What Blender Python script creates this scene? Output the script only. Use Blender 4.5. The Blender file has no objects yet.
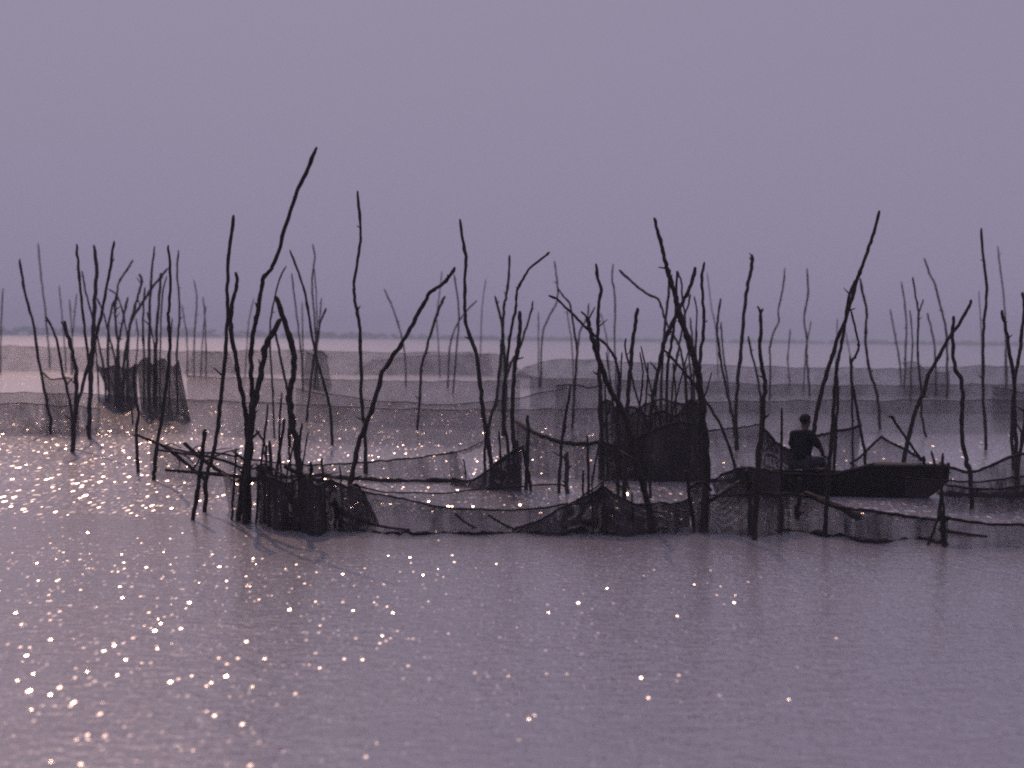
import bpy, bmesh, math, random
from mathutils import Vector, Matrix, noise
random.seed(7)
S = bpy.context.scene
COL = S.collection
R = math.radians

# ------------------------------------------------------------------ camera
F_PX, CAM_H = 2200.0, 2.9
CAM = Vector((0, 0, CAM_H))
pitch = math.atan((384 - 336.6) / F_PX)
FWD = Vector((0, math.cos(pitch), -math.sin(pitch)))
R0 = Vector((1, 0, 0)); U0 = R0.cross(FWD)
roll = math.atan(0.0105)
RT = (R0 * math.cos(roll) + U0 * math.sin(roll)).normalized()
UP = RT.cross(FWD).normalized()
cam_d = bpy.data.cameras.new("camera"); cam = bpy.data.objects.new("camera", cam_d)
COL.objects.link(cam); S.camera = cam
cam_d.sensor_width = 36; cam_d.lens = 36 * F_PX / 1024
cam_d.clip_start = 0.1; cam_d.clip_end = 6000
cam.matrix_world = Matrix(((RT.x, UP.x, -FWD.x, CAM.x), (RT.y, UP.y, -FWD.y, CAM.y), (RT.z, UP.z, -FWD.z, CAM.z), (0, 0, 0, 1)))
cam_d.dof.use_dof = True; cam_d.dof.focus_distance = 40; cam_d.dof.aperture_fstop = 1.35

def ray(px, py):
    return FWD + RT * ((px - 512) / F_PX) - UP * ((py - 384) / F_PX)
def P(px, py, t):                      # point at a distance t in front of the camera
    return CAM + ray(px, py) * t
def wd(px, py):                        # distance at which that line meets the water
    return -CAM_H / ray(px, py).z
def W(px, py):
    return P(px, py, wd(px, py))

# ------------------------------------------------------------------ materials
def newmat(name):
    m = bpy.data.materials.new(name); m.use_nodes = True
    nt = m.node_tree; nt.nodes.clear()
    return m, nt, nt.nodes.new("ShaderNodeOutputMaterial")
def N(nt, kind, **kw):
    n = nt.nodes.new(kind)
    for k, v in kw.items():
        if k in n.inputs: n.inputs[k].default_value = v
        else: setattr(n, k, v)
    return n
def wood(name, c1, c2, rough=0.75, scale=6.0):
    m, nt, out = newmat(name); L = nt.links.new
    tc = N(nt, "ShaderNodeTexCoord")
    mp = N(nt, "ShaderNodeMapping"); mp.inputs["Scale"].default_value = (1, 1, 0.18)
    L(tc.outputs["Object"], mp.inputs["Vector"])
    nz = N(nt, "ShaderNodeTexNoise", Scale=scale * 4, Detail=6.0, Roughness=0.65)
    L(mp.outputs[0], nz.inputs["Vector"])
    cr = N(nt, "ShaderNodeValToRGB")
    cr.color_ramp.elements[0].position = .3; cr.color_ramp.elements[0].color = (*c1, 1)
    cr.color_ramp.elements[1].position = .75; cr.color_ramp.elements[1].color = (*c2, 1)
    L(nz.outputs["Fac"], cr.inputs[0])
    b = N(nt, "ShaderNodeBsdfPrincipled"); b.inputs["Roughness"].default_value = rough
    b.inputs["Specular IOR Level"].default_value = 0.04
    bp = N(nt, "ShaderNodeBump", Strength=0.7, Distance=0.02)
    L(nz.outputs["Fac"], bp.inputs["Height"]); L(bp.outputs[0], b.inputs["Normal"])
    L(cr.outputs[0], b.inputs["Base Color"]); L(b.outputs[0], out.inputs[0])
    return m
M_BARK = wood("wet_bark", (.005, .0045, .0045), (.017, .013, .011))
M_BOAT = wood("tarred_boat_wood", (.003, .003, .003), (.008, .0065, .006), 0.85, 3)
M_ROPE = wood("net_rope", (.006, .005, .005), (.014, .012, .011), .9, 20)
M_SHIRT = wood("blue_shirt_cloth", (.0022, .0027, .0038), (.0035, .004, .0055), .9, 8)
M_TROUS = wood("dark_trouser_cloth", (.010, .010, .011), (.02, .02, .021), .9, 8)
M_SKIN = wood("brown_skin", (.03, .017, .011), (.045, .026, .018), .6, 5)
M_HAIR = wood("black_hair", (.004, .004, .004), (.007, .006, .006), .8, 30)

def netmat(name, cover, col, pw=1.9, sx=4.0):
    """Fine diamond mesh: threads with gaps between; cover is the share of the cloth that is thread."""
    m, nt, out = newmat(name); L = nt.links.new
    uv = N(nt, "ShaderNodeUVMap"); uv.uv_map = "UVMap"
    sep = N(nt, "ShaderNodeSeparateXYZ"); L(uv.outputs[0], sep.inputs[0])
    def math_(op, a, b=None):
        n = N(nt, "ShaderNodeMath"); n.operation = op
        for i, v in enumerate((a, b)):
            if v is None: continue
            if hasattr(v, "is_linked"): L(v, n.inputs[i])
            else: n.inputs[i].default_value = v
        return n.outputs[0]
    f = 118.0
    a = math_("ABSOLUTE", math_("SINE", math_("MULTIPLY", math_("ADD", sep.outputs[0], sep.outputs[1]), f)))
    b = math_("ABSOLUTE", math_("SINE", math_("MULTIPLY", math_("SUBTRACT", sep.outputs[0], sep.outputs[1]), f)))
    mn = math_("MINIMUM", a, b)
    # gathers: vertical streaks and patches where the cloth is bunched or torn
    mp = N(nt, "ShaderNodeMapping"); mp.inputs["Scale"].default_value = (sx, .8, 1)
    L(uv.outputs[0], mp.inputs["Vector"])
    nz = N(nt, "ShaderNodeTexNoise", Scale=1.0, Detail=4.0, Roughness=.6); L(mp.outputs[0], nz.inputs["Vector"])
    n2 = N(nt, "ShaderNodeTexNoise", Scale=0.9, Detail=3.0); L(uv.outputs[0], n2.inputs["Vector"])
    g = math_("MULTIPLY", math_("ADD", nz.outputs["Fac"], n2.outputs["Fac"]), 1.0)
    k = math_("MULTIPLY", math_("POWER", g, pw), cover)
    thr = math_("LESS_THAN", mn, k)
    tr = N(nt, "ShaderNodeBsdfTransparent"); di = N(nt, "ShaderNodeBsdfDiffuse"); di.inputs[0].default_value = (*col, 1)
    mx = N(nt, "ShaderNodeMixShader"); L(thr, mx.inputs[0]); L(tr.outputs[0], mx.inputs[1]); L(di.outputs[0], mx.inputs[2])
    L(mx.outputs[0], out.inputs[0])
    return m
NETC = (.020, .016, .017)
NM = {c: netmat("fishing_net_%d" % c, c / 100.0, NETC) for c in (12, 20, 30, 42, 55, 70)}
FM = {c: netmat("far_fishing_net_%d" % c, c / 100.0, NETC, 1.2, .5) for c in (12, 20, 30, 42, 55, 70)}

# ------------------------------------------------------------------ mesh helpers
def mk(name, verts, faces, mat, parent=None, origin=None, uvs=None, smooth=True):
    o0 = origin if origin is not None else Vector((0, 0, 0))
    me = bpy.data.meshes.new(name)
    me.from_pydata([tuple(Vector(v) - o0) for v in verts], [], faces)
    if uvs is not None:
        ul = me.uv_layers.new(name="UVMap")
        for lp in me.loops: ul.data[lp.index].uv = uvs[lp.vertex_index]
    me.materials.append(mat)
    if smooth:
        for p in me.polygons: p.use_smooth = True
    me.update()
    o = bpy.data.objects.new(name, me); COL.objects.link(o)
    if parent is not None: o.parent = parent
    else: o.location = o0
    return o
def tag(o, label, cat, group=None):
    o["label"] = label; o["category"] = cat
    if group: o["group"] = group
    return o
def empty(name, loc):
    o = bpy.data.objects.new(name, None); COL.objects.link(o); o.location = loc
    o.empty_display_size = .2
    return o
def spline(pts, n=5):
    out = []
    for i in range(len(pts) - 1):
        p0 = pts[max(i - 1, 0)]; p1 = pts[i]; p2 = pts[i + 1]; p3 = pts[min(i + 2, len(pts) - 1)]
        for k in range(n):
            t = k / n; t2 = t * t; t3 = t2 * t
            out.append(.5 * ((2 * p1) + (p2 - p0) * t + (2 * p0 - 5 * p1 + 4 * p2 - p3) * t2 + (3 * p1 - p0 - 3 * p2 + p3) * t3))
    out.append(pts[-1]); return out
def tube(path, rad, sides=8, knob=0.0, seed=0.0):
    """A limb: rings along a path with an uneven, knotted radius. Returns verts, faces."""
    vs, fs = [], []; n = len(path); prev = None
    for i, p in enumerate(path):
        d = (path[min(i + 1, n - 1)] - path[max(i - 1, 0)]).normalized()
        a = prev if prev is not None else Vector((0.3, 1, 0.1))
        a = (a - d * a.dot(d)).normalized(); prev = a; b = d.cross(a)
        for s in range(sides):
            th = 2 * math.pi * s / sides
            rr = rad[i] * (1 + knob * noise.noise(Vector((math.cos(th) * 1.3 + seed, math.sin(th) * 1.3, i * .45 + seed * 3.1))))
            vs.append(p + (a * math.cos(th) + b * math.sin(th)) * rr)
    for i in range(n - 1):
        for s in range(sides):
            s2 = (s + 1) % sides
            fs.append((i * sides + s, i * sides + s2, (i + 1) * sides + s2, (i + 1) * sides + s))
    fs.append(tuple(range(sides))[::-1]); fs.append(tuple((n - 1) * sides + s for s in range(sides)))
    return vs, fs
def merge(*parts):
    V, Fc = [], []
    for v, f in parts:
        k = len(V); V += list(v); Fc += [tuple(i + k for i in q) for q in f]
    return V, Fc

def parse(s):
    return [tuple(float(a) for a in q.split(",")) for q in s.split()]
NSTK = [0]
def limb(pts, w_top, w_bot, t0, t1, below=.5, knob=.2, stubs=True):
    """pts from tip to foot in picture measure; t0 / t1 the distances of tip and foot."""
    NSTK[0] += 1; sd = NSTK[0] * 1.37
    y0, y1 = pts[0][1], pts[-1][1]
    w3 = []; w_top *= .86; w_bot *= .84
    for (x, y) in pts:
        f = (y - y0) / (y1 - y0) if abs(y1 - y0) > 1 else 0
        w3.append(P(x, y, t0 + (t1 - t0) * f))
    if below:
        d = (w3[-1] - w3[-2]).normalized()
        if d.z > -.35: d = Vector((d.x * .3, d.y * .3, -1)).normalized()
        w3.append(w3[-1] + d * below)
    path = spline(w3, 7)
    for i in range(len(w3) - 1):                     # nearer to straight runs between the bends, as cut branches have
        for k in range(7): path[i * 7 + k] = path[i * 7 + k].lerp(w3[i].lerp(w3[i + 1], k / 7), .45)
    n = len(path); r = []
    tm = (t0 + t1) / 2 / F_PX
    for i in range(n):
        f = i / (n - 1)
        w = w_top + (w_bot - w_top) * f
        q = noise.noise(Vector((sd, i * .31, 2.2)))
        kn = max(0, noise.noise(Vector((sd * 2.1, i * .33, 9.1))) - .22) * .8
        r.append(.5 * w * tm * (1 + .16 * q + kn) * (.6 if i == 0 else (.85 if i == 1 else 1)))
        path[i] = path[i] + Vector((noise.noise(Vector((sd, i * .4, 0))), noise.noise(Vector((0, i * .4, sd))), 0)) * (.30 * w * tm)
    parts = [tube(path, r, 8, knob, sd)]
    if stubs:                                        # cut side shoots
        rng = random.Random(int(sd * 100))
        for _ in range(rng.choice((1, 2, 2, 3, 4))):
            i = rng.randrange(2, max(3, n - 8))
            d = (path[min(i + 1, n - 1)] - path[i]).normalized()
            side = Vector((rng.uniform(-1, 1), rng.uniform(-1, 1), rng.uniform(-.2, .3)))
            side = (side - d * side.dot(d)).normalized() - d * .7
            q0 = path[i]; ln = r[i] * rng.choice((2.0, 2.4, 2.8, 3.2, 5.5))
            parts.append(tube([q0, q0 + side * ln * .5, q0 + side * ln], [r[i] * .55, r[i] * .42, r[i] * .25], 6, .2, sd))
    return merge(*parts)

def stake(label, pts, wt, wb, group, lean=None, name="wooden_stake", cat="stake", fork=None, t=None, below=.5):
    pts = parse(pts)
    tb = t if t is not None else wd(*pts[-1])
    if lean is None:
        lean = random.uniform(-.5, .5)
    base = P(*pts[-1], tb)
    v, f = limb(pts, wt, wb, tb + lean, tb, below)
    o = mk(name, v, f, M_BARK, None, base)
    tag(o, label, cat, group)
    if fork:
        for fp, fw in fork:
            fp = parse(fp); y0, y1 = pts[0][1], pts[-1][1]
            ff = (fp[-1][1] - y0) / (y1 - y0); tt = tb + lean * (1 - ff)
            v, f = limb(fp, fw * .8, fw, tt + random.uniform(-.15, .15), tt, 0, stubs=False)
            mk("side_branch", v, f, M_BARK, o, base)
    return o

# ------------------------------------------------------------------ world, sun, air
SUN_AZ, SUN_EL = -12.0, 34.0          # degrees from +Y towards +X, and above the horizon
w = bpy.data.worlds.new("World"); S.world = w; w.use_nodes = True
nt = w.node_tree; nt.nodes.clear(); L = nt.links.new
sky = nt.nodes.new("ShaderNodeTexSky"); sky.sky_type = 'NISHITA'; sky.sun_disc = False
sky.sun_elevation = R(SUN_EL); sky.sun_rotation = R(SUN_AZ); sky.dust_density = 6; sky.air_density = 1.5; sky.ozone_density = 2
mix = N(nt, "ShaderNodeMix"); mix.data_type = 'RGBA'
mix.inputs[0].default_value = .98
mix.inputs[7].default_value = (2.67, 2.42, 3.58, 1)      # thick lavender overcast haze
L(sky.outputs[0], mix.inputs[6])
bg = nt.nodes.new("ShaderNodeBackground"); bg.inputs[1].default_value = .10
wo = nt.nodes.new("ShaderNodeOutputWorld")
gt = nt.nodes.new("ShaderNodeTexCoord"); gs = nt.nodes.new("ShaderNodeSeparateXYZ"); L(gt.outputs["Generated"], gs.inputs[0])
gr = nt.nodes.new("ShaderNodeMapRange"); L(gs.outputs[2], gr.inputs[0]); gr.interpolation_type = 'SMOOTHSTEP'
for k_, v_ in zip((1, 2, 3, 4), (.17, .60, 1.0, 4.9)): gr.inputs[k_].default_value = v_
vm = nt.nodes.new("ShaderNodeVectorMath"); vm.operation = 'SCALE'; L(mix.outputs[2], vm.inputs[0]); L(gr.outputs[0], vm.inputs["Scale"])
L(vm.outputs[0], bg.inputs[0]); L(bg.outputs[0], wo.inputs[0])

sd = bpy.data.lights.new("sun", 'SUN'); sun = bpy.data.objects.new("sun", sd); COL.objects.link(sun)
sd.energy = 3.4; sd.angle = R(.5); sd.color = (1, .61, .45)
sv = Vector((math.sin(R(SUN_AZ)) * math.cos(R(SUN_EL)), math.cos(R(SUN_AZ)) * math.cos(R(SUN_EL)), math.sin(R(SUN_EL))))
sun.rotation_euler = sv.to_track_quat('Z', 'Y').to_euler()
sun.location = sv * 60

def box(name, lo, hi, mat):
    v = [(x, y, z) for x in (lo[0], hi[0]) for y in (lo[1], hi[1]) for z in (lo[2], hi[2])]
    f = [(0, 1, 3, 2), (4, 6, 7, 5), (0, 4, 5, 1), (2, 3, 7, 6), (0, 2, 6, 4), (1, 5, 7, 3)]
    return mk(name, v, f, mat, smooth=False)
m, nt, out = newmat("haze_air")
pv = nt.nodes.new("ShaderNodeVolumePrincipled")
pv.inputs["Density"].default_value = .00085
pv.inputs["Density Attribute"].default_value = ""
pv.inputs["Color"].default_value = (.27, .30, .345, 1)
pv.inputs["Anisotropy"].default_value = 0
nt.links.new(pv.outputs[0], out.inputs["Volume"])
hz = box("haze", (-900, -60, -1.6), (900, 1680, 16), m); hz["kind"] = "stuff"

# ------------------------------------------------------------------ water
m, nt, out = newmat("lake_water"); L = nt.links.new
tc = nt.nodes.new("ShaderNodeTexCoord")
def wv(scale, sx, sy, rot, detail, rough=.5):
    mp = N(nt, "ShaderNodeMapping"); mp.inputs["Scale"].default_value = (sx, sy, 1); mp.inputs["Rotation"].default_value = (0, 0, R(rot))
    L(tc.outputs["Object"], mp.inputs["Vector"])
    n = N(nt, "ShaderNodeTexNoise", Scale=scale, Detail=detail, Roughness=rough); L(mp.outputs[0], n.inputs["Vector"])
    return n.outputs["Fac"]
def mth(op, a, b):
    n = N(nt, "ShaderNodeMath"); n.operation = op
    for i, v in enumerate((a, b)):
        if hasattr(v, "is_linked"): L(v, n.inputs[i])
        else: n.inputs[i].default_value = v
    return n.outputs[0]
swell = mth("MULTIPLY", wv(.9, .8, 1.0, 25, 2.0), .010)
chop = mth("MULTIPLY", wv(5.5, .9, 1.0, -14, 2.0), .016)
ripple = mth("MULTIPLY", wv(17.0, .8, 1.0, 22, 1.0), .008)
patch = N(nt, "ShaderNodeMapRange"); L(wv(.09, .4, 1.0, 4, 3.0, .6), patch.inputs[0])
for k_, v_ in zip((1, 2, 3, 4), (.36, .62, .45, 1.1)): patch.inputs[k_].default_value = v_
h = mth("ADD", swell, mth("MULTIPLY", mth("ADD", chop, ripple), patch.outputs[0]))
bp = N(nt, "ShaderNodeBump", Strength=1.0, Distance=1.0); L(h, bp.inputs["Height"])
WATER = (.080, .076, .080, 1)
b = N(nt, "ShaderNodeBsdfPrincipled"); b.inputs["Base Color"].default_value = WATER
b.inputs["IOR"].default_value = 1.333; b.inputs["Roughness"].default_value = .17
L(bp.outputs[0], b.inputs["Normal"])
# wind lanes: the breeze roughens the water among the stakes and leaves a calm lane before them
sp_ = nt.nodes.new("ShaderNodeSeparateXYZ"); L(tc.outputs["Object"], sp_.inputs[0])
lane = mth("MULTIPLY", mth("ADD", sp_.outputs[1], mth("MULTIPLY", mth("SUBTRACT", wv(.16, 1, 1, 0, 2.0), .5), 6.0)), .01)
def ramp(stops):
    n = N(nt, "ShaderNodeValToRGB"); L(lane, n.inputs[0]); el = n.color_ramp.elements
    el[0].position, el[0].color = stops[0][0], (stops[0][1],) * 3 + (1,)
    el[1].position, el[1].color = stops[-1][0], (stops[-1][1],) * 3 + (1,)
    for p_, c_ in stops[1:-1]: el.new(p_).color = (c_, c_, c_, 1)
    return n.outputs[0]
def glassy(cell_x, cell_y, sigma, seed, share, rough):
    """Small glassy wavelets: each cell of the sheet is tilted its own way, with slopes spread as the breeze spreads them."""
    mp = N(nt, "ShaderNodeMapping"); mp.inputs["Scale"].default_value = (1 / cell_x, 1 / cell_y, 1); mp.inputs["Location"].default_value = (seed, seed * 1.7, 0)
    L(tc.outputs["Object"], mp.inputs["Vector"])
    v = nt.nodes.new("ShaderNodeTexVoronoi"); v.voronoi_dimensions = '2D'; v.inputs["Scale"].default_value = 1
    L(mp.outputs[0], v.inputs["Vector"])
    c = nt.nodes.new("ShaderNodeSeparateColor"); L(v.outputs["Color"], c.inputs[0])
    rho = mth("MULTIPLY", mth("SQRT", mth("MULTIPLY", mth("LOGARITHM", mth("MAXIMUM", c.outputs[0], .00001), math.e), -2.0), 0), sigma)
    phi = mth("MULTIPLY", c.outputs[1], 2 * math.pi)
    cb = nt.nodes.new("ShaderNodeCombineXYZ"); cb.inputs[2].default_value = 1
    L(mth("MULTIPLY", rho, mth("COSINE", phi, 0)), cb.inputs[0]); L(mth("MULTIPLY", rho, mth("SINE", phi, 0)), cb.inputs[1])
    nn = nt.nodes.new("ShaderNodeVectorMath"); nn.operation = 'NORMALIZE'; L(cb.outputs[0], nn.inputs[0])
    g = N(nt, "ShaderNodeBsdfPrincipled"); g.inputs["Base Color"].default_value = WATER
    g.inputs["IOR"].default_value = 1.333; g.inputs["Roughness"].default_value = rough
    L(nn.outputs[0], g.inputs["Normal"])
    rad = mth("ADD", mth("MULTIPLY", c.outputs[2], .30), .18)                     # wavelets of many sizes
    disc = mth("MINIMUM", mth("MAXIMUM", mth("MULTIPLY", mth("SUBTRACT", rad, v.outputs["Distance"]), 7.0), 0.0), 1.0)
    return g.outputs[0], mth("MULTIPLY", disc, share)
clump = N(nt, "ShaderNodeMapRange"); L(wv(1.1, .6, 1.0, -6, 3.0, .65), clump.inputs[0])
for k_, v_ in zip((1, 2, 3, 4), (.42, .60, .62, 1.2)): clump.inputs[k_].default_value = v_
s1 = mth("MULTIPLY", mth("MULTIPLY", ramp(((.13, .06), (.160, .085), (.183, .150), (.27, .170), (.298, .095), (.35, .085), (.37, .2))), clump.outputs[0]), 1.0)
s2 = mth("MULTIPLY", ramp(((.345, .10), (.365, .22), (.40, .225), (.56, .22), (.70, .20), (1.0, .19))), clump.outputs[0])
L(ramp(((.55, .165), (1.0, .18))), b.inputs['Roughness'])
g1, f1 = glassy(.042, .175, s1, 3.3, .58, .17)
g2, f2 = glassy(.072, .52, s2, 8.1, ramp(((.56, 1.0), (.75, .45), (1.0, .14))), .225)
far_ = ramp(((.345, 0), (.365, 1)))
m1 = nt.nodes.new("ShaderNodeMixShader"); L(mth("MULTIPLY", f1, mth("SUBTRACT", 1.0, far_)), m1.inputs[0]); L(b.outputs[0], m1.inputs[1]); L(g1, m1.inputs[2])
m2 = nt.nodes.new("ShaderNodeMixShader"); L(mth("MULTIPLY", f2, far_), m2.inputs[0]); L(m1.outputs[0], m2.inputs[1]); L(g2, m2.inputs[2])
L(m2.outputs[0], out.inputs[0])
wt_ = mk("water", [(-890, -50, 0), (890, -50, 0), (890, 1670, 0), (-890, 1670, 0)], [(0, 1, 2, 3)], m); wt_["kind"] = "structure"

# ------------------------------------------------------------------ far shore and its wood
m_land = wood("far_bank_earth", (.03, .028, .024), (.05, .045, .04), .9, .3)
v, f = [], []
for i in range(61):
    x = -880 + i * 1760 / 60
    y0 = 1480 + 12 * noise.noise(Vector((x * .01, 0, 0)))
    v += [(x, y0, -.2), (x, y0 + 8, .5), (x, y0 + 110, .8), (x, y0 + 110, -.2)]
for i in range(60):
    for k in range(3):
        f.append((i * 4 + k, i * 4 + k + 1, i * 4 + k + 5, i * 4 + k + 4))
sh = mk("far_shore", v, f, m_land); sh["kind"] = "structure"
m_fol = wood("far_foliage", (.035, .05, .025), (.07, .085, .045), .9, .2)
bm = bmesh.new()
for i in range(1500):
    x = random.uniform(-870, 870)
    hgt = 3.6 + 4.6 * max(0, min(1, (20 - x) / 330)) + 1.3 * noise.noise(Vector((x * .014, 3, 0)))
    r_ = random.uniform(1.2, 2.6)
    z = random.uniform(.4, max(.6, hgt - r_))
    mt = Matrix.Translation((x, 1498 + random.uniform(0, 45), z)) @ Matrix.Diagonal((r_ * random.uniform(1, 2.2), r_ * 1.4, r_ * random.uniform(.7, 1.1), 1))
    bmesh.ops.create_icosphere(bm, subdivisions=1, radius=1, matrix=mt)
for q in bm.verts:
    q.co += Vector((noise.noise(q.co * .9), noise.noise(q.co * .9 + Vector((9, 0, 0))), noise.noise(q.co * .9 + Vector((0, 9, 0))))) * .5
me = bpy.data.meshes.new("far_woods"); bm.to_mesh(me); bm.free(); me.materials.append(m_fol)
fw = bpy.data.objects.new("far_woods", me); COL.objects.link(fw); fw["kind"] = "stuff"

# ------------------------------------------------------------------ nets
def interp(pl, n, tied=0.0):
    d = [0]
    for i in range(1, len(pl)): d.append(d[-1] + math.hypot(pl[i][0] - pl[i - 1][0], pl[i][1] - pl[i - 1][1]))
    out = []
    sp = spline([Vector((a[0], a[1], 0)) for a in pl], 8)
    if tied:                                                  # tied at each point, hanging in a shallow curve between
        sp = []
        for i in range(len(pl) - 1):
            for k in range(8):
                q = k / 8; sp.append(Vector((pl[i][0] + (pl[i + 1][0] - pl[i][0]) * q, pl[i][1] + (pl[i + 1][1] - pl[i][1]) * q + tied * 4 * q * (1 - q) * abs(pl[i + 1][0] - pl[i][0]), 0)))
        sp.append(Vector((pl[-1][0], pl[-1][1], 0)))
    dd = [0]
    for i in range(1, len(sp)): dd.append(dd[-1] + (sp[i] - sp[i - 1]).length)
    j = 0
    for k in range(n):
        s = dd[-1] * k / (n - 1)
        while j < len(dd) - 2 and dd[j + 1] < s: j += 1
        f_ = (s - dd[j]) / max(1e-6, dd[j + 1] - dd[j])
        out.append(sp[j] + (sp[j + 1] - sp[j]) * min(1, f_))
    return out
NNET = [0]
def net(label, top, bot, cover, group, nu=60, nv=10, fold=.12, belly=0.0, rope=2.2, roll_w=0, toff=0.0, back=0.0, layers=1, wet=True, rag=1.3, tied=0.0):
    """A net hung from its head rope (top) down to the water (bot); back leans the head rope away."""
    NNET[0] += 1; sdd = NNET[0] * 2.17
    T = interp(parse(top), nu, tied); B = interp(parse(bot), nu)
    if group in (G_FAR, G_MID) and layers == 1:              # long rows: the rope droops between its stakes
        rng = random.Random(NNET[0]); x_a = T[0].x; nxt = x_a + rng.uniform(30, 70); span = nxt - x_a
        for i in range(nu):
            while T[i].x > nxt: x_a = nxt; span = rng.uniform(30, 80); nxt = x_a + span
            q = (T[i].x - x_a) / span; T[i].y += 1.3 * 4 * q * (1 - q) - .4
    ts = [wd(B[i].x, B[i].y) + toff for i in range(nu)]
    org = P(B[nu // 2].x, B[nu // 2].y, ts[nu // 2])
    root = empty("fishing_net", org); tag(root, label, "net", group)
    for ly in range(layers):
        vs, uv, fs = [], [], []
        u = 0
        for i in range(nu):
            jt = rag * noise.noise(Vector((i * .33, sdd, 11))); jb = 1.8 * rag * noise.noise(Vector((i * .47, sdd, 17)))
            if i: u += (P(B[i].x, B[i].y, ts[i]) - P(B[i - 1].x, B[i - 1].y, ts[i - 1])).length
            for j in range(nv):
                g = j / (nv - 1)
                x = T[i].x + (B[i].x - T[i].x) * g; y = T[i].y + jt + (B[i].y + (jb if not wet else 0) - T[i].y - jt) * g
                dz = fold * (math.sin(u * 5.3 + sdd + 1.5 * noise.noise(Vector((u * .9, sdd, ly)))) + .6 * noise.noise(Vector((u * 2.2, g * 2, sdd + ly)))) * (.25 + .75 * g)
                t = ts[i] + back * (1 - g) + dz + belly * math.sin(math.pi * g) + ly * .22
                p = P(x, y, t)
                if ly and j: p += Vector((.05 * noise.noise(Vector((u * 3, g * 3, ly))), 0, -.03 * ly))
                if g == 1 and wet: p.z -= .05
                vs.append(p); uv.append((u + ly * .37, (1 - g) * max(.3, (P(T[i].x, T[i].y, ts[i]) - P(B[i].x, B[i].y, ts[i])).length)))
        for i in range(nu - 1):
            for j in range(nv - 1):
                fs.append((i * nv + j, (i + 1) * nv + j, (i + 1) * nv + j + 1, i * nv + j + 1))
        mk("netting", vs, fs, (FM if group in (G_FAR, G_MID) and layers == 1 else NM)[cover], root, org, uv)
        if ly == 0:
            head = [vs[i * nv] for i in range(0, nu, 2)]
            if (nu - 1) % 2: head.append(vs[(nu - 1) * nv])
            if rope:
                rr = [.5 * rope * ts[0] / F_PX * (1 + .3 * noise.noise(Vector((i * .7, sdd, 0)))) for i in range(len(head))]
                v, f = tube(head, rr, 6, .25, sdd); mk("head_rope", v, f, M_ROPE, root, org)
            if roll_w:
                low = [vs[i * nv + nv - 1] + Vector((0, 0, .06 + .04 * noise.noise(Vector((i * .3, sdd, 4))))) for i in range(nu)]
                rr = [.5 * roll_w * ts[0] / F_PX * (1 + .55 * noise.noise(Vector((i * .25, sdd, 7)))) for i in range(nu)]
                v, f = tube(low, rr, 8, .5, sdd); mk("gathered_netting", v, f, M_ROPE, root, org)
    return root

G_FAR = "nets in the far rows"; G_MID = "nets in the middle rows"; G_NEAR = "nets hung along the front row"
net("long pale far net row reaching the left edge of the water", "-25,345 60,347 130,349 200,351 300,350 370,352 440,352 488,353 506,359 516,367", "-25,371 60,371 130,372 200,373 300,374 370,375 440,375 490,376 512,377 534,378", 42, G_FAR, 120, 5, .1, rope=.5)
net("dark blurred far net behind the two widest dark curtains", "192,353 205,352 220,351 230,354", "183,376 205,377 220,377 238,377", 30, G_FAR, 24, 6, .2, rope=.5)
net("dark far net with a square notch at its upper corner", "372,360 400,358 440,354 470,356 490,352", "352,374 400,374 440,374 470,375 493,376", 30, G_FAR, 40, 5, .1, rope=.5)
net("long pale far net row stretching behind the boat to the right edge", "524,368 545,361 575,359 640,362 700,364 780,367 880,368 960,366 1045,366", "500,388 530,388 575,388 640,391 700,393 780,395 880,395 960,395 1045,396", 42, G_FAR, 120, 5, .15, rope=.6)
net("lower pale net row just before the far row on the right", "530,377 600,379 690,381 780,384 880,385 960,384 1045,384", "530,408 600,409 690,412 780,413 880,413 960,413 1045,413", 42, G_FAR, 120, 5, .15, rope=.6)
net("faint low net row just before the far row at center left", "187,376 260,378 340,379 420,381 520,380", "187,402 260,403 340,405 420,407 520,407", 42, G_FAR, 100, 5, .15, rope=.6)
net("dark far net wrapped round the pale stakes right of the boat", "905,364 915,361 925,368 940,372 950,372", "903,392 915,394 925,395 940,397 950,397", 42, G_FAR, 24, 6, .25, rope=.8)
net("small dark blurred net bundled round the far stakes beside the tall bent stake", "306,352 314,354 320,350 327,356", "303,383 312,388 322,391 332,386", 55, G_FAR, 20, 8, .2, rope=1.5)
net("wedge of dark net wrapped round the stake pair left of the curved branch", "501,346 503,343 506,347", "496,408 502,412 509,410", 55, G_FAR, 12, 10, .1, rope=0)

net("second pale net row with straight head rope at the left edge", "-25,404 20,403 60,405 100,408", "-25,434 20,434 60,434 100,434", 30, G_MID, 30, 6, .1, rope=.9)
net("long net row crossing the whole lake just behind the front row", "-25,392 70,393 130,396 187,399 300,404 420,409 520,409 602,408 703,402 760,401 840,400 940,400 1045,399", "-25,433 70,434 130,434 187,432 300,440 420,445 520,446 602,446 703,438 760,437 840,434 940,433 1045,432", 42, G_MID, 220, 7, .14, rope=.7)
net("sagging pale net whose rope dips between two distant stakes", "296,389 330,394 365,399 400,402 450,404 500,400 535,394 567,387", "296,420 330,423 365,425 400,427 450,428 500,428 535,427 567,427", 30, G_MID, 80, 6, .12, rope=.9)
net("small pale square net behind the crooked crossed stakes at the right edge", "992,387 1005,388 1018,391 1030,392", "992,420 1005,420 1018,421 1030,421", 42, G_MID, 20, 6, .12, rope=.9)
net("hunched dark net tied to the short thick stake at the left", "43,373 50,378 60,378 68,377 77,386", "46,433 54,434 62,434 70,437 80,438", 42, G_MID, 30, 9, .12, rope=1.6)
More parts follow.
